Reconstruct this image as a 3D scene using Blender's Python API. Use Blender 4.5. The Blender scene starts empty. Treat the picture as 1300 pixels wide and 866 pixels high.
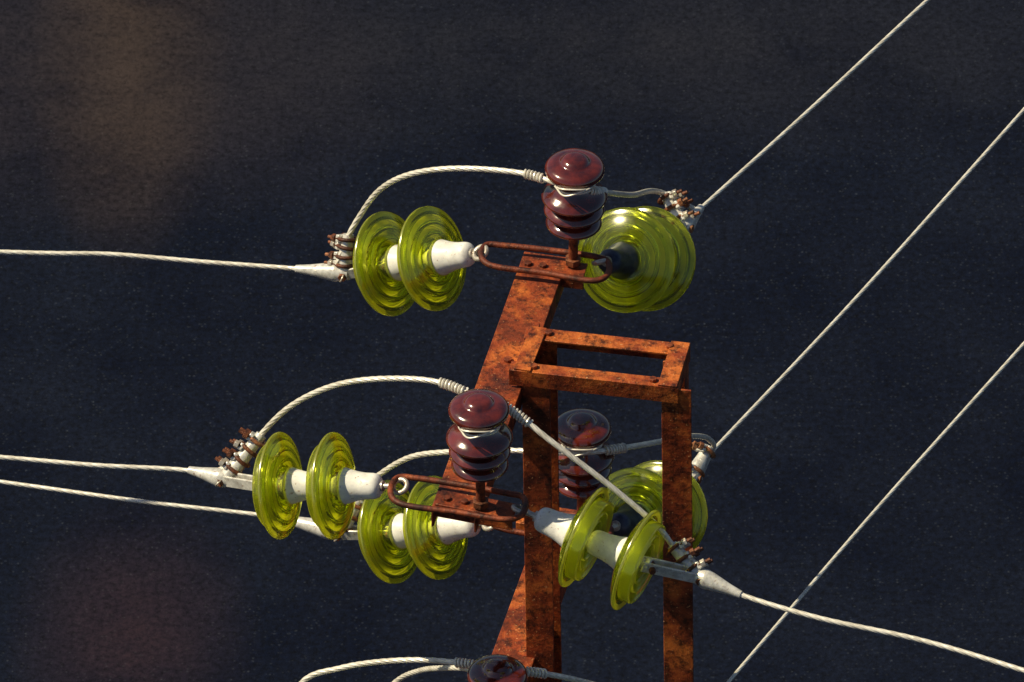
import bpy, bmesh, math, random
import numpy as np
from mathutils import Vector, Matrix
random.seed(4)
S=0.00196                      # one image pixel = 1.96 mm
TH=math.radians(38)
sT,cT=math.sin(TH),math.cos(TH)
def D(x,y,h=0.0):
    """image pixels -> world: x right, y down in the image, h real height (all pixel units)"""
    v=433-y
    return Vector(((x-650)*S,(v-h*cT)/sT*S,h*S))
EX=Vector((1,0,0)); EU=Vector((0,sT,cT)); ED=Vector((0,cT,-sT))
def AX(sx,sv,sd):
    return (EX*sx+EU*sv+ED*sd).normalized()
sc=bpy.context.scene
col=sc.collection
# ---------------------------------------------------------------- materials
def newmat(n):
    m=bpy.data.materials.new(n); m.use_nodes=True
    nt=m.node_tree
    b=nt.nodes['Principled BSDF']
    return m,nt,b
def N(nt,t,**k):
    n=nt.nodes.new(t)
    for a,b in k.items():
        if a in n.inputs.keys(): n.inputs[a].default_value=b
        else: setattr(n,a,b)
    return n
def ramp(nt,fac,stops):
    r=nt.nodes.new('ShaderNodeValToRGB')
    e=r.color_ramp.elements
    while len(e)<len(stops): e.new(0.5)
    for i,(p,c) in enumerate(stops):
        e[i].position=p; e[i].color=(c[0],c[1],c[2],1)
    nt.links.new(fac,r.inputs[0]); return r.outputs[0]
def mixc(nt,fac,a,b,mode='MIX'):
    m=nt.nodes.new('ShaderNodeMix'); m.data_type='RGBA'; m.blend_type=mode
    if isinstance(fac,(int,float)): m.inputs[0].default_value=fac
    else: nt.links.new(fac,m.inputs[0])
    for i,s in ((6,a),(7,b)):
        if isinstance(s,tuple): m.inputs[i].default_value=(*s,1)
        else: nt.links.new(s,m.inputs[i])
    return m.outputs[2]
def bump(nt,b,h,st,dist=0.002):
    n=nt.nodes.new('ShaderNodeBump'); n.inputs['Strength'].default_value=st; n.inputs['Distance'].default_value=dist
    nt.links.new(h,n.inputs['Height']); nt.links.new(n.outputs[0],b.inputs['Normal'])
def pos(nt):
    g=nt.nodes.new('ShaderNodeNewGeometry'); return g.outputs['Position']
def noise(nt,v,scale,detail=6,rough=.6):
    n=N(nt,'ShaderNodeTexNoise'); n.inputs['Scale'].default_value=scale; n.inputs['Detail'].default_value=detail; n.inputs['Roughness'].default_value=rough
    nt.links.new(v,n.inputs['Vector']); return n.outputs[0]
def rust(name,c1,c2,c3,fleck=True):
    m,nt,b=newmat(name); p=pos(nt)
    n1=noise(nt,p,7,6,.68); n2=noise(nt,p,34,6,.75); n3=noise(nt,p,170,2,.6)
    c=ramp(nt,n1,[(.36,c1),(.5,c2),(.62,c3)])
    c=mixc(nt,ramp(nt,n2,[(.46,(0,0,0)),(.62,(.9,.9,.9))]),c,tuple(x*.38 for x in c1))
    if fleck:
        c=mixc(nt,ramp(nt,n3,[(.67,(0,0,0)),(.71,(1,1,1))]),c,(.70,.36,.16))
    nt.links.new(c,b.inputs['Base Color']); b.inputs['Roughness'].default_value=.5
    b.inputs['Metallic'].default_value=.2
    bump(nt,b,n2,1.0,.004)
    return m
M_rust=rust('rusty_steel',(.075,.014,.007),(.34,.060,.014),(.66,.17,.03))
M_rustd=rust('rusty_rod',(.06,.016,.009),(.22,.045,.016),(.38,.09,.025),False)
M_bolt=rust('rusty_bolt',(.08,.025,.014),(.26,.085,.035),(.45,.2,.09),False)
def metal(name,ca,cb,met,ro,sc1=40,rs=0.0,th=.58):
    m,nt,b=newmat(name); p=pos(nt)
    n1=noise(nt,p,sc1,4,.65); n2=noise(nt,p,80,4,.7)
    c=ramp(nt,n1,[(.35,ca),(.62,cb)])
    if rs>0:
        c=mixc(nt,ramp(nt,n2,[(th,(0,0,0)),(th+.1,(rs,rs,rs))]),c,(.28,.11,.045))
    nt.links.new(c,b.inputs['Base Color'])
    b.inputs['Metallic'].default_value=met; b.inputs['Roughness'].default_value=ro
    bump(nt,b,n2,.35,.001); return m
M_wire=metal('aluminium_strand',(.70,.65,.55),(.97,.93,.83),.3,.33,30)
M_cast=metal('cast_aluminium',(.55,.54,.50),(.92,.90,.84),.3,.30,45,.7,.58)
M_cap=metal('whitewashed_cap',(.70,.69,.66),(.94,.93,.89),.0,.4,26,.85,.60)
M_capd=metal('shade_tinted_cap',(.030,.040,.065),(.085,.10,.14),.5,.38,40,.5,.62)  # shade on these caps put into a dark blue metal colour
M_link=metal('galvanised_link',(.40,.37,.33),(.72,.66,.56),.5,.36,60,.9)
M_cem,nt,b=newmat('cement'); b.inputs['Base Color'].default_value=(.5,.48,.42,1); b.inputs['Roughness'].default_value=.9
# porcelain
M_porc,nt,b=newmat('brown_glazed_porcelain'); p=pos(nt)
nt.links.new(ramp(nt,noise(nt,p,22,4,.6),[(.35,(.045,.007,.005)),(.65,(.16,.021,.011))]),b.inputs['Base Color'])
nt.links.new(ramp(nt,noise(nt,p,60,3,.6),[(.4,(.05,.05,.05)),(.7,(.22,.22,.22))]),b.inputs['Roughness'])
b.inputs['Specular IOR Level'].default_value=1.0
b.inputs['Coat Weight'].default_value=1; b.inputs['Coat Roughness'].default_value=.16
bump(nt,b,noise(nt,p,30,2,.5),.18,.002)
# glass: clear body, and the lit moulded ridges / rim which scatter more
def glassmat(name,fac,gloss,rough,gr):
    m,nt,b=newmat(name)
    nt.nodes.remove(b); out=nt.nodes['Material Output']
    gl=N(nt,'ShaderNodeBsdfGlass'); gl.inputs['Color'].default_value=(.92,.97,.28,1); gl.inputs['IOR'].default_value=1.5; gl.inputs['Roughness'].default_value=gr
    tr=N(nt,'ShaderNodeBsdfTranslucent'); tr.inputs['Color'].default_value=(1.0,.93,.08,1)
    df=N(nt,'ShaderNodeBsdfDiffuse'); df.inputs['Color'].default_value=(.80,.84,.08,1)
    gs=N(nt,'ShaderNodeBsdfGlossy'); gs.inputs['Color'].default_value=(1,1,.8,1); gs.inputs['Roughness'].default_value=rough
    m1=nt.nodes.new('ShaderNodeMixShader'); m1.inputs[0].default_value=.35
    nt.links.new(tr.outputs[0],m1.inputs[1]); nt.links.new(df.outputs[0],m1.inputs[2])
    m2=nt.nodes.new('ShaderNodeMixShader'); m2.inputs[0].default_value=fac
    nt.links.new(gl.outputs[0],m2.inputs[1]); nt.links.new(m1.outputs[0],m2.inputs[2])
    m3=nt.nodes.new('ShaderNodeMixShader'); m3.inputs[0].default_value=gloss
    nt.links.new(m2.outputs[0],m3.inputs[1]); nt.links.new(gs.outputs[0],m3.inputs[2])
    nt.links.new(m3.outputs[0],out.inputs['Surface'])
    return m
M_glass=glassmat('yellow_green_glass',.03,.06,.15,.06)
M_glassr=glassmat('yellow_green_glass_ridge',.46,.18,.2,.14)
# concrete
M_conc,nt,b=newmat('concrete'); nt.links.new(ramp(nt,noise(nt,pos(nt),8),[(.3,(.25,.24,.22)),(.7,(.38,.37,.34))]),b.inputs['Base Color']); b.inputs['Roughness'].default_value=.9

# ---------------------------------------------------------------- mesh helpers
def empty(name):
    e=bpy.data.objects.new(name,None); e.empty_display_size=.1; col.objects.link(e); return e
def mk(name,verts,faces,mat,parent=None,ang=35):
    me=bpy.data.meshes.new(name); me.from_pydata([tuple(v) for v in verts],[],faces)
    bmm=bmesh.new(); bmm.from_mesh(me); bmesh.ops.recalc_face_normals(bmm,faces=bmm.faces); bmm.to_mesh(me); bmm.free()
    me.polygons.foreach_set('use_smooth',[True]*len(me.polygons))
    me.set_sharp_from_angle(angle=math.radians(ang))
    me.materials.append(mat)
    o=bpy.data.objects.new(name,me); col.objects.link(o)
    if parent: o.parent=parent
    return o
def basis(a,ref=None):
    a=a.normalized(); r=ref or (Vector((0,0,1)) if abs(a.z)<.9 else Vector((1,0,0)))
    x=r.cross(a).normalized(); y=a.cross(x).normalized(); return x,y
def lathe(name,O,a,prof,mat,parent,seg=56,closed=False,ang=35):
    a=a.normalized(); x,y=basis(a); V=[];F=[]
    n=len(prof)
    for (s,r) in prof:
        for k in range(seg):
            t=2*math.pi*k/seg
            V.append(O+a*(s*S)+(x*math.cos(t)+y*math.sin(t))*(max(r,.02)*S))
    m=n if closed else n-1
    for i in range(m):
        for k in range(seg):
            j=(i+1)%n; k2=(k+1)%seg
            F.append((i*seg+k,i*seg+k2,j*seg+k2,j*seg+k))
    return mk(name,V,F,mat,parent,ang)
def smoothprof(pr,n=3):
    out=[]
    for i in range(len(pr)-1):
        p0=pr[max(i-1,0)];p1=pr[i];p2=pr[i+1];p3=pr[min(i+2,len(pr)-1)]
        for k in range(n):
            t=k/n
            out.append(tuple(.5*((2*p1[c])+(-p0[c]+p2[c])*t+(2*p0[c]-5*p1[c]+4*p2[c]-p3[c])*t*t+(-p0[c]+3*p1[c]-3*p2[c]+p3[c])*t**3) for c in (0,1)))
    out.append(pr[-1]); return out
def crom(P,step):
    P=[np.array(p,float) for p in P]; out=[]
    E=[2*P[0]-P[1]]+P+[2*P[-1]-P[-2]]
    for i in range(1,len(E)-2):
        p0,p1,p2,p3=E[i-1:i+3]
        n=max(4,int(np.linalg.norm(p2-p1)/step*1.5))
        t0=0;t1=t0+max(np.linalg.norm(p1-p0),1e-6)**.5;t2=t1+max(np.linalg.norm(p2-p1),1e-6)**.5;t3=t2+max(np.linalg.norm(p3-p2),1e-6)**.5
        for k in range(n):
            t=t1+(t2-t1)*k/n
            A1=(t1-t)/(t1-t0)*p0+(t-t0)/(t1-t0)*p1
            A2=(t2-t)/(t2-t1)*p1+(t-t1)/(t2-t1)*p2
            A3=(t3-t)/(t3-t2)*p2+(t-t2)/(t3-t2)*p3
            B1=(t2-t)/(t2-t0)*A1+(t-t0)/(t2-t0)*A2
            B2=(t3-t)/(t3-t1)*A2+(t-t1)/(t3-t1)*A3
            out.append((t2-t)/(t2-t1)*B1+(t-t1)/(t2-t1)*B2)
    out.append(P[-1]); out=np.array(out)
    d=np.r_[0,np.cumsum(np.linalg.norm(np.diff(out,axis=0),axis=1))]
    m=max(3,int(d[-1]/step)); q=np.linspace(0,d[-1],m)
    return np.stack([np.interp(q,d,out[:,c]) for c in range(3)],1),q
def frames(C):
    T=np.gradient(C,axis=0); T/=np.linalg.norm(T,axis=1)[:,None]
    r=np.array([0,0,1.]) if abs(T[0][2])<.9 else np.array([1.,0,0])
    X=np.zeros_like(C); x=np.cross(r,T[0]); x/=np.linalg.norm(x); X[0]=x
    for i in range(1,len(C)):
        x=x-T[i]*np.dot(x,T[i]); x/=np.linalg.norm(x); X[i]=x
    return T,X,np.cross(T,X)
def sweep(name,C,rad,mat,parent,seg=12,closed=False,ang=50):
    """C (n,3), rad: function(i,theta array)->radius (m)"""
    T,X,Y=frames(C); th=np.linspace(0,2*np.pi,seg,endpoint=False); V=[]
    n=len(C)
    for i in range(n):
        r=rad(i,th)
        V.append(C[i]+np.outer(np.cos(th)*r,X[i])+np.outer(np.sin(th)*r,Y[i]))
    V=np.concatenate(V); F=[]
    for i in range(n if closed else n-1):
        j=(i+1)%n
        for k in range(seg):
            k2=(k+1)%seg; F.append((i*seg+k,i*seg+k2,j*seg+k2,j*seg+k))
    if not closed:
        F.append(tuple(range(seg))); F.append(tuple((n-1)*seg+k for k in range(seg)))
    me=bpy.data.meshes.new(name); me.from_pydata(V.tolist(),[],F)
    me.polygons.foreach_set('use_smooth',[True]*len(me.polygons)); me.materials.append(mat)
    bmm=bmesh.new(); bmm.from_mesh(me); bmesh.ops.recalc_face_normals(bmm,faces=bmm.faces); bmm.to_mesh(me); bmm.free()
    me.set_sharp_from_angle(angle=math.radians(ang))
    o=bpy.data.objects.new(name,me); col.objects.link(o)
    if parent: o.parent=parent
    return o
def tube(name,P,r,mat,parent,seg=12,step=.006):
    C,q=crom(P,step); L=q[-1]
    if isinstance(r,(int,float)): f=lambda i,th: np.full(seg,r*S)
    else:
        ks=np.linspace(0,L,len(r)); f=lambda i,th: np.full(seg,np.interp(q[i],ks,r)*S)
    return sweep(name,C,f,mat,parent,seg)
def wire(name,P,R,parent=None,mat=None,step=.006,pitch=.17):
    """seven-strand conductor: six lobes twisted round the core"""
    C,q=crom(P,step)
    def f(i,th):
        ph=2*np.pi*q[i]/pitch
        w=((th-ph)*6/(2*np.pi))%1.0
        lob=np.sqrt(np.clip(1-(2*w-1)**2,0,1))
        return R*S*(.62+.40*lob)
    return sweep(name,C,f,mat or M_wire,parent,seg=36,ang=75)
def torus(name,O,a,R,r,mat,parent,n=36,seg=10,arc=1.0,ref=None,wob=0):
    x,y=basis(a,ref)
    P=[]
    for k in range(n+(1 if arc<1 else 0)):
        t=2*math.pi*arc*k/n
        P.append(np.array(O+(x*math.cos(t)+y*math.sin(t))*R*S+a*(wob*S*math.sin(2*t))))
    return sweep(name,np.array(P),lambda i,th:np.full(seg,r*S),mat,parent,seg,closed=(arc>=1))
def prism(name,O,ax,ay,az,poly,L,mat,parent,bev=.0012):
    V=[];F=[];n=len(poly)
    for z in (0,L):
        for (x,y) in poly: V.append(O+ax*x+ay*y+az*z)
    F.append(tuple(range(n))); F.append(tuple(range(n,2*n)))
    for k in range(n): F.append((k,(k+1)%n,n+(k+1)%n,n+k))
    o=mk(name,V,F,mat,parent,30)
    if bev:
        b=o.modifiers.new('b','BEVEL'); b.width=bev; b.segments=2; b.limit_method='ANGLE'
    return o
def box(name,c,ax,ay,az,sx,sy,sz,mat,parent,bev=.0015):
    ax,ay,az=ax.normalized(),ay.normalized(),az.normalized()
    return prism(name,c-az*sz/2,ax,ay,az,[(-sx/2,-sy/2),(sx/2,-sy/2),(sx/2,sy/2),(-sx/2,sy/2)],sz,mat,parent,bev)
def hexbolt(name,c,a,r,h,mat,parent):
    x,y=basis(a)
    return prism(name,c,x,y,a.normalized(),[(r*math.cos(k*math.pi/3),r*math.sin(k*math.pi/3)) for k in range(6)],h,mat,parent,.0008)
def angle_iron(name,p0,p1,fa,fb,wa,wb,th,mat,parent):
    az=(p1-p0); L=az.length; az.normalize()
    fa=(fa-az*fa.dot(az)).normalized(); fb=(fb-az*fb.dot(az)-fa*fb.dot(fa)).normalized()
    return prism(name,p0,fa,fb,az,[(0,0),(wa,0),(wa,th),(th,th),(th,wb),(0,wb)],L,mat,parent)
UP=Vector((0,0,1))
H3=-439
# ---------------------------------------------------------------- tower steelwork
tower=empty('steel_lattice_power_pole')
def channel(name,pa,pb,w,fl,h):
    az=(pb-pa); L=az.length; az.normalize(); ax=az.cross(UP).normalized(); t=.006
    w2=w/2
    poly=[(-w2,0),(w2,0),(w2,-fl),(w2-t,-fl),(w2-t,-t),(-w2+t,-t),(-w2+t,-fl),(-w2,-fl)]
    return prism(name,pa,ax,UP,az,poly,L,M_rust,tower,.002)
b1a,b1b=D(694,322,0),D(577,646,0)
b2a,b2b=D(722,650,H3),D(596,985,H3)
channel('crossarm_upper',b1a,b1b,58*S,30*S,0)
channel('crossarm_lower',b2a,b2b,56*S,30*S,0)
def crossplate(x0,y0,x1,y1,h,nm):
    p0,p1=D(x0,y0,h+3),D(x1,y1,h+3)
    az=(p1-p0).normalized(); back=UP.cross(az).normalized()
    if back.y<0: back=-back
    angle_iron(nm,p0,p1,back,-UP,30*S,20*S,3*S,M_rust,tower)
    for f in (.12,.35):
        hexbolt(nm+'_bolt',p0+(p1-p0)*f+back*13*S,UP,5*S,4*S,M_rustd,tower)
crossplate(658,342,741,352,0,'bracket_angle_1')
crossplate(553,637,650,655,0,'bracket_angle_2')
crossplate(655,668,762,684,H3,'bracket_angle_3')
crossplate(571,975,668,993,H3,'bracket_angle_4')
# stirrups (bent round bar loops)
def stirrup(pts,h,dx=0,dy=0,nm='stirrup'):
    P=[tuple(D(x+dx,y+dy,h)) for x,y in pts]
    P=P+P[:1]
    tube(nm,P,3.9,M_rustd,tower,14,.004)
st1=[(690,316),(640,311),(618,310),(611,318),(612,328),(622,336),(690,346),(755,356),(768,352),(774,342),(771,330),(755,325)]
st2=[(590,614),(530,605),(508,604),(499,613),(500,629),(512,637),(580,647),(645,656),(660,652),(667,640),(663,628),(645,624)]
st3=[(700,655),(645,651),(630,654),(624,662),(628,672),(642,677),(700,686),(760,695),(771,690),(778,678),(773,666),(760,662)]
stirrup(st1,14,nm='stirrup_1'); stirrup(st2,14,nm='stirrup_2'); stirrup(st3,H3+14,nm='stirrup_3'); stirrup(st2,H3+14,18,338,nm='stirrup_4')
# head frame + posts
HT=28
BL,BR,FL,FR=D(674,415,HT),D(876,437,HT),D(652,470,HT),D(850,492,HT)
e1=(FR-FL).normalized(); e2=UP.cross(e1).normalized()
fw=27*S; th=3*S
angle_iron('head_frame_back',BL-e1*.01,BR,e2*-1,-UP,fw*.9,fw,th,M_rust,tower)
angle_iron('head_frame_front',FL-e1*.012,FR+e1*.02,e2,-UP,fw*.7,fw*.9,th,M_rust,tower)
angle_iron('head_frame_left',FL+UP*th*1.02+e2*.002,BL+UP*th*1.02-e2*.002,e1,-UP,fw*.8,fw,th,M_rust,tower)
angle_iron('head_frame_right',FR+UP*th*1.02+e1*.016,BR+UP*th*1.02-e2*.002,-e1,-UP,fw*.9,fw,th,M_rust,tower)
GZ=-9.0
def post(top,nm,w=34,flip=False):
    k=(top.z-GZ)
    bot=Vector((top.x+.018*k*.6+.02,top.y,GZ))
    a_=-e1 if flip else e1
    angle_iron(nm,top,bot,a_,e2,w*S,w*S,3.2*S,M_rust,tower)
    return top,bot
pFL=post(FL+e1*10*S-UP*th*1.2+e2*.0035,'post_front_left',36)
pFR=post(FR-e1*12*S-UP*th*1.2+e2*.0035,'post_front_right',38)
pBL=post(BL+e1*6*S-e2*fw*.6-UP*th*1.2,'post_back_left',30)
pBR=post(BR-e1*1*S-e2*fw*1.35-UP*th*1.2,'post_back_right',28,True)
def at(p,z):
    t=(p[0].z-z)/(p[0].z-p[1].z); return p[0].lerp(p[1],t)
z=-1.35; flip=False
while z>-8.4:
    for a,b_,o in ((pFL,pFR,-e2),(pBL,pBR,e2)):
        q0,q1=(at(a,z),at(b_,z-.55)) if not flip else (at(b_,z),at(a,z-.55))
        angle_iron('brace',q0+o*.012,q1+o*.012,UP,o,.04,.03,.004,M_rust,tower)
    z-=.55; flip=not flip
fc=(pFL[1]+pBR[1])/2; box('footing',Vector((fc.x,fc.y,GZ+.15)),EX,Vector((0,1,0)),UP,.9,.8,.4,M_conc,tower,.02)
for t in (.12,.88):
    hexbolt('frame_bolt',FL.lerp(FR,t)+e2*10*S+UP*.001,UP,5*S,4*S,M_rustd,tower)
    hexbolt('frame_bolt',BL.lerp(BR,t)-e2*11*S+UP*.001,UP,5*S,4*S,M_rustd,tower)
c=b1a.lerp(b1b,.42); hexbolt('crossarm_bolt',c,UP,5.5*S,4*S,M_rustd,tower)

# ---------------------------------------------------------------- pin insulators
pinprof=[(68,12),(66,30),(66,34),(69,36),(74,33),(79,26),(83,26),(86,35),(88,38),(91,38.5),(96,34),(101,27),(104,27),(107,37),(109,41),(112,42),(117,38),(122,31),(128,26),(133,23.5),(139,23.5),(144,28),(148,35),(152,38),(157,38),(162,34),(165,26),(166,20),(169,17),(172,12),(173,0)]
def pin_insulator(x,y,h,tilt=0):
    e=empty('brown_pin_insulator'); O=D(x,y,h)
    a=Vector((tilt,0,1)).normalized()
    lathe('steel_pin',O-a*.04,a,[(0,0),(0,6),(95,6),(95,0)],M_rustd,e,16)
    hexbolt('pin_nut',O+a*.006,a,11*S,9*S,M_bolt,e)
    lathe('porcelain_body',O,a,smoothprof(pinprof,3),M_porc,e,64,ang=60)
    for k,(z,tl) in enumerate(((132,.10),(137,-.12),(141,.06))):
        torus('tie_wire',O+a*z*S,(a+Vector((tl,tl*.5,0))).normalized(),25.5+k*.7,1.4,M_wire,e,48,8,wob=1.5)
    for s_ in (-1,1):
        tube('tie_tail',[tuple(O+a*138*S+Vector((s_*24*S,-10*S,0))),tuple(O+a*150*S+Vector((s_*18*S,-36*S,0))),tuple(O+a*(146-s_*5)*S+Vector((-s_*12*S,-39*S,0))),tuple(O+a*136*S+Vector((-s_*25*S,-12*S,0)))],1.3,M_wire,e,8,.005)
    return e
pin_insulator(728,336,3,.012); pin_insulator(611,641,3,-.015); pin_insulator(740,668,H3+3); pin_insulator(630,978,H3+3,.01)

# ---------------------------------------------------------------- glass strings
capprof=[(-2,0),(-2,8),(0,12),(3,15),(9,16.5),(20,17),(32,19),(42,22),(50,24),(53,22),(53,0)]
glass=[(47,17),(46.5,24),(47,30),(50,42),(54,53),(58,61),(60,65.5),(62,67.5),(65,67.5),(66,65),(64,60),(61.5,56),(65,54.5),(77,53.5),(79,52),(77,50),(62,47.5),(58,43.5),(63,41),(76,39.5),(78,38),(76,36.5),(61,34),(58,31),(62,29),(74,28),(76,26.5),(73,25),(61,22),(57,17)]
ridge={7,8,9,13,14,15,19,20,21,25,26}
def sub_closed(pr,n=2):
    P=pr; out=[];m=len(P)
    for i in range(m):
        p0,p1,p2,p3=P[(i-1)%m],P[i],P[(i+1)%m],P[(i+2)%m]
        for k in range(n):
            t=k/n
            out.append(tuple(.5*((2*p1[c])+(-p0[c]+p2[c])*t+(2*p0[c]-5*p1[c]+4*p2[c]-p3[c])*t*t+(-p0[c]+3*p1[c]-3*p2[c]+p3[c])*t**3) for c in (0,1)))
    return out
glass_s=sub_closed(glass,3)
def glass_disc(O,a,e):
    seg=96
    o=lathe('glass_disc',O,a,glass_s,M_glass,e,seg,closed=True,ang=70)
    o.data.materials.append(M_glassr)
    mi=[]
    for f in range(len(o.data.polygons)):
        mi.append(1 if (f//seg)//3 in ridge else 0)
    o.data.polygons.foreach_set('material_index',mi)
def clamp(e,lug,heel,tip,bend,nU=3,r=1.0):
    """strain clamp: lug plates, tapering snout to the line conductor, trough with U-bolts to the jumper"""
    a=(heel-lug).normalized(); x,y=basis(a)
    for s_ in (-1,1):
        box('lug_plate',(lug+heel)/2+x*s_*6*S,x,y,a,3*S,15*S,(heel-lug).length+14*S,M_cast,e,.002)
    hexbolt('lug_pin',lug+a*6*S-x*13*S,x,4.5*S,26*S,M_bolt,e)
    hexbolt('heel_pin',heel-x*13*S,x,5.5*S,26*S,M_bolt,e)
    torus('split_pin',heel+x*13*S,(a+y).normalized(),4.5,1.2,M_link,e,18,8)
    tube('clamp_snout',[tuple(heel-(tip-heel).normalized()*8*S),tuple(heel.lerp(tip,.3)),tuple(heel.lerp(tip,.65)),tuple(tip)],[9,13,10,7,5],M_cast,e,20,.004)
    d=(bend-heel).normalized()
    tube('clamp_trough',[tuple(heel-d*4*S),tuple(heel.lerp(bend,.35)),tuple(heel.lerp(bend,.7)),tuple(bend)],[10,10.5,8.5,7],M_cast,e,20,.004)
    x,y=basis(d,EU)
    V=[heel+(tip-heel)*.55,heel+d*(bend-heel).length*.5,heel]
    n=(V[0]-V[2]).cross(V[1]-V[2]).normalized()*3*S
    mk('clamp_web',[v+n for v in V]+[v-n for v in V],[(0,1,2),(3,4,5),(0,1,4,3),(1,2,5,4),(2,0,3,5)],M_cast,e)
    for k in range(nU):
        f=.22+.66*k/max(1,nU-1); c=heel.lerp(bend,f)
        w=Vector((random.uniform(-.12,.12),random.uniform(-.12,.12),random.uniform(-.12,.12)))
        torus('u_bolt',c,(d+w).normalized(),11.8,2.6,M_bolt,e,30,10)
        side=(y if y.dot(EU)>0 else -y)
        side=(side*.8-EX*.3*(1 if d.x>0 else -1)+w).normalized()
        box('saddle',c+side*9*S,d,d.cross(side),side,10*S,22*S,6*S,M_cast,e,.002)
        for s_ in (-1,1):
            q=c+side*9*S+d.cross(side).normalized()*s_*9*S
            lathe('bolt_shank',q,side,[(0,0),(0,2.3),(17,2.3),(17,0)],M_bolt,e,10)
            hexbolt('nut',q+side*3.5*S,side,5.2*S,6*S,M_bolt if k%2 else M_link,e)
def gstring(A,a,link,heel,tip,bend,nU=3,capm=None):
    e=empty('glass_insulator_string')
    x,y=basis(a)
    torus('eye_ring',A+a*3*S,(x*.5+y).normalized(),9.5,3.3,M_link,e,30,12)
    lathe('eye_shank',A,a,[(10,0),(10,3.8),(link-6,3.8),(link-5,7),(link+2,7),(link+2,0)],M_link,e,18)
    for k in (0,1):
        O=A+a*(link+73*k)*S
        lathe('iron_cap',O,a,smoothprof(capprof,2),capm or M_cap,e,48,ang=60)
        glass_disc(O,a,e)
        lathe('cement_collar',O,a,[(53,19),(60,19),(61,9),(74,7)],M_cem,e,32)
        lathe('ball_pin',O,a,[(50,5),(76,5),(78,8),(82,8),(83,0)],M_cap,e,20)
    lug=A+a*(link+152)*S
    clamp(e,lug,heel,tip,bend,nU)
    return e
# phase 1
L1=D(612,320,10); gstring(L1,AX(-.78,-.09,.62),19,D(434,345,-87),D(372,340,-99),D(440,296,-42),4)
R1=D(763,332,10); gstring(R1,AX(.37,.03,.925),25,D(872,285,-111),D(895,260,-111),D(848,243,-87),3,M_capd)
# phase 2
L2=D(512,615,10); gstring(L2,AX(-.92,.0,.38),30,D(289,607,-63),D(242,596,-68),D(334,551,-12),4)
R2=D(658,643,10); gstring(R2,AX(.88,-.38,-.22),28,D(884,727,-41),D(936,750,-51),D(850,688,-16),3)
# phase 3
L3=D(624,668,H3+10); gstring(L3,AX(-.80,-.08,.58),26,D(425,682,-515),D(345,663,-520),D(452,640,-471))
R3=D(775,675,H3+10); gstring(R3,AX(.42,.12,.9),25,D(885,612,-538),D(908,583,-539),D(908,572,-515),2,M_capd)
# phase 4 (below the picture)
L4=D(519,953,H3+10); gstring(L4,AX(-.87,-.10,.48),28,D(330,975,-515),D(250,960,-520),D(350,935,-471))
R4=D(682,985,H3+10); gstring(R4,AX(.75,.08,.65),28,D(855,955,-535),D(897,908,-539),D(830,915,-500))

# ---------------------------------------------------------------- conductors
def line(P,R,name='overhead_conductor_wire',step=.007):
    return wire(name,[tuple(D(*p)) for p in P],R,None,None,step)
line([(400,343,-90),(372,340,-99),(250,331,-106),(130,321,-110),(60,320,-113),(-10,318,-116),(-400,300,-120),(-2500,215,-150)],3.2)
line([(262,602,-66),(242,597,-68),(120,590,-74),(0,580,-80),(-400,552,-95),(-2500,400,-160)],3.2)
line([(370,668,-518),(345,663,-520),(170,643,-527),(0,620,-535),(-400,566,-550),(-2500,300,-600)],3.0)
line([(280,965,-518),(250,960,-520),(0,935,-535),(-400,890,-550),(-2500,640,-600)],3.0)
line([(885,270,-111),(897,259,-111),(1040,130,-120),(1180,0,-125),(1600,-385,-140),(2600,-1320,-170)],2.7)
line([(900,592,-539),(908,583,-539),(1100,384,-546),(1300,166,-550),(1700,-275,-560),(2700,-1390,-600)],2.6)
line([(885,920,-539),(897,908,-539),(935,866,-540),(1120,660,-546),(1300,467,-550),(1700,40,-560),(2700,-1000,-600)],2.5)
line([(905,736,-46),(936,750,-51),(1030,778,-56),(1160,806,-61),(1300,847,-67),(1700,975,-80),(2700,1330,-110)],3.4)
def jump(P,ties):
    Q=[tuple(D(*p)) for p in P]
    e=wire('jumper_wire',Q,3.7,None,None,.005,.15)
    C,q=crom(Q,.002)
    T,X,Y=frames(C); xs=C[:,0]/S+650
    for (x0,x1) in ties:
        idx=np.where((xs>=x0)&(xs<=x1))[0]
        if len(idx)<4: continue
        i0,i1=idx[0],idx[-1]
        L=q[i1]-q[i0]; turns=max(3,L/(4.6*S)); n=int(turns*14)
        s=np.linspace(q[i0],q[i1],n); ph=np.linspace(0,2*np.pi*turns,n)
        c=np.stack([np.interp(s,q,C[:,k]) for k in range(3)],1)
        xx=np.stack([np.interp(s,q,X[:,k]) for k in range(3)],1); yy=np.stack([np.interp(s,q,Y[:,k]) for k in range(3)],1)
        H=c+(xx*np.cos(ph)[:,None]+yy*np.sin(ph)[:,None])*5.2*S
        o=sweep('tie_wrap',H,lambda i,th:np.full(6,1.7*S),M_wire,e,6)
    return e
jump([(425,335,-75),(440,298,-42),(455,272,-12),(480,240,40),(520,220,92),(580,213,124),(665,220,141),(700,230,143),(728,239,142),(752,242,130),(800,246,40),(848,243,-87),(885,262,-108)],[(667,690),(748,768)])
jump([(305,590,-50),(332,553,-14),(370,516,37),(430,488,93),(500,480,129),(560,485,147),(600,500,146),(640,514,143),(700,559,112),(780,620,56),(835,668,8),(852,690,-16),(890,728,-40)],[(560,592),(642,672)])
jump([(440,665,-500),(452,640,-474),(462,620,-450),(480,605,-431),(520,583,-382),(575,576,-345),(650,574,-312),(700,577,-300),(740,577,-299),(780,573,-310),(850,562,-367),(885,557,-430),(908,562,-490),(914,572,-515),(900,590,-535)],[(692,712),(770,795)])
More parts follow.
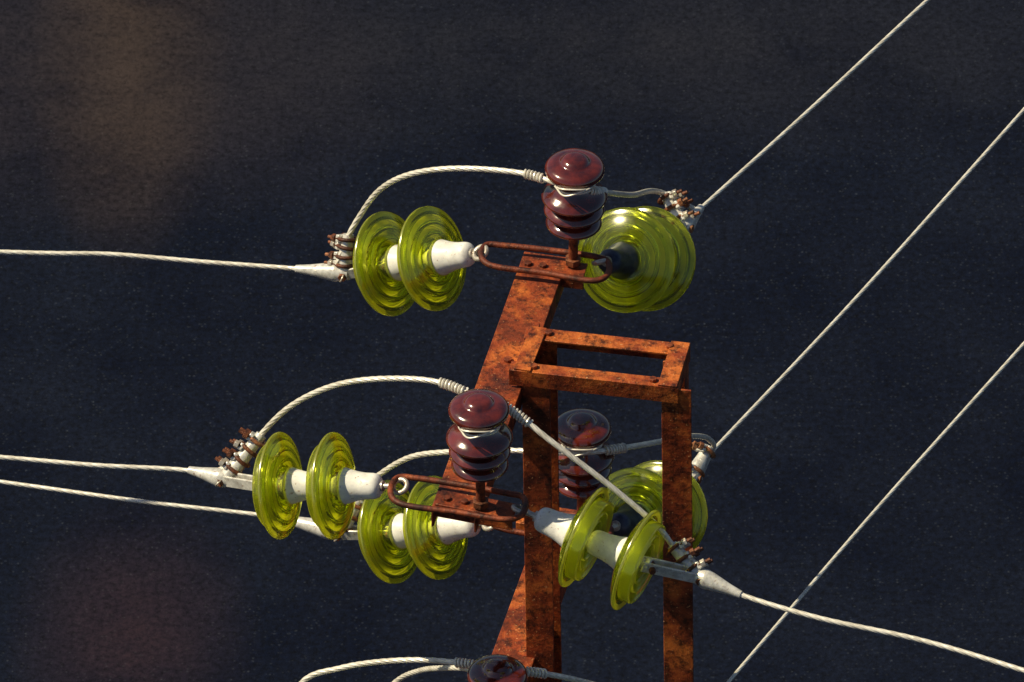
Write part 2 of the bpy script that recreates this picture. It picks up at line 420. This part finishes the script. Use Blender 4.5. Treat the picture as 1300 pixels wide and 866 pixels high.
jump([(340,950,-490),(350,932,-470),(385,866,-400),(430,850,-370),(480,841,-340),(540,838,-315),(600,843,-300),(640,849,-299),(680,853,-305),(730,863,-340),(790,885,-420),(830,915,-500)],[(578,606),(668,692)])
jump([(470,900,-560),(505,868,-500),(530,856,-450),(560,850,-380),(600,850,-330),(640,860,-310)],[])

# ---------------------------------------------------------------- ground
C0=-ED*40.0
def G(x,y,z=GZ):
    r=ED*40+EX*(x-650)*S+EU*(433-y)*S
    k=(z-C0.z)/r.z
    return C0+r*k
M_as,nt,b=newmat('shade_tinted_asphalt'); p=pos(nt)
mid=noise(nt,p,1.7,6,.68); fine=noise(nt,p,42,4,.85)
c=ramp(nt,mid,[(.34,(.0022,.0055,.0205)),(.66,(.0085,.0135,.033))])  # building shade and its blue cast put into the asphalt colour
vor=nt.nodes.new('ShaderNodeTexVoronoi'); vor.inputs['Scale'].default_value=70; nt.links.new(p,vor.inputs['Vector'])
sp=ramp(nt,vor.outputs['Distance'],[(.12,(1,1,1)),(.36,(0,0,0))])
sel=ramp(nt,vor.outputs['Color'],[(.5,(0,0,0)),(.95,(1,1,1))])
spk=mixc(nt,1.0,sp,sel,'MULTIPLY')
c=mixc(nt,spk,c,(.042,.052,.075))
c=mixc(nt,1.0,c,ramp(nt,fine,[(.34,(.22,.22,.22)),(.66,(1.0,1.0,1.0))]),'MULTIPLY')
def light_patch(cc,x,y,rx,ry,colr,st):  # soft lighter patches; the warm ones put sunlight into the asphalt colour
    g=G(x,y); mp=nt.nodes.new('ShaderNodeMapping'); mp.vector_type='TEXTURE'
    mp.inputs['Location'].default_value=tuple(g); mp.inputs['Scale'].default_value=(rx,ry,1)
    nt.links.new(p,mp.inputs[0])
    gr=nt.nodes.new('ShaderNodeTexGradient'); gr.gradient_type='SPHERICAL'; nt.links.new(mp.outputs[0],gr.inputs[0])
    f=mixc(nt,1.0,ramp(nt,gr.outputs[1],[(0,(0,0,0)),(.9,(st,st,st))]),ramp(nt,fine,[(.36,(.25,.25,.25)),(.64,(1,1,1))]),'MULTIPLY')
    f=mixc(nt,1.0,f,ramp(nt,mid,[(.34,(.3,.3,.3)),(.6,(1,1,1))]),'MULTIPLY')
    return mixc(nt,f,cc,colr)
c=light_patch(c,165,60,.36,1.3,(.090,.058,.034),.8)
c=light_patch(c,110,90,1.2,1.0,(.042,.032,.036),.8)
c=light_patch(c,170,815,.44,.8,(.040,.021,.027),.8)
c=light_patch(c,760,60,2.4,.7,(.024,.024,.032),.7)
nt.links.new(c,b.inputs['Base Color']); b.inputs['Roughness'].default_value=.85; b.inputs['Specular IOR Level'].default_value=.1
bump(nt,b,fine,.8,.006)
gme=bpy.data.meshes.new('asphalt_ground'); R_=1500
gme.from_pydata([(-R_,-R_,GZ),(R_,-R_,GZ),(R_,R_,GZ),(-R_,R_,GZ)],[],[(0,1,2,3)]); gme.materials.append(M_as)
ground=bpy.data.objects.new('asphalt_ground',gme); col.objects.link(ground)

# ---------------------------------------------------------------- light
sd=Vector((-.62,.03,.76)).normalized()
w=bpy.data.worlds.new('World'); sc.world=w; w.use_nodes=True
bg=w.node_tree.nodes['Background']; sky=w.node_tree.nodes.new('ShaderNodeTexSky'); sky.sky_type='NISHITA'; sky.sun_disc=False
sky.sun_elevation=math.asin(sd.z); sky.sun_rotation=math.atan2(sd.x,sd.y)
w.node_tree.links.new(sky.outputs[0],bg.inputs[0]); bg.inputs[1].default_value=.05
sl=bpy.data.lights.new('sun','SUN'); sl.energy=5.0; sl.angle=math.radians(.5); sl.color=(1,.87,.60)
so=bpy.data.objects.new('sun',sl); so.rotation_euler=sd.to_track_quat('Z','Y').to_euler(); so.location=sd*30; col.objects.link(so)
# ---------------------------------------------------------------- camera
cam=bpy.data.cameras.new('camera'); co=bpy.data.objects.new('camera',cam); col.objects.link(co)
co.location=C0; co.rotation_euler=(math.radians(90-38),0,0)
cam.sensor_width=36; cam.lens=36*40/(1300*S); cam.clip_end=6000; cam.clip_start=.5
cam.dof.use_dof=True; cam.dof.focus_distance=40; cam.dof.aperture_fstop=45
sc.camera=co
sc.view_settings.view_transform='Standard'; sc.view_settings.look='None'; sc.view_settings.exposure=0
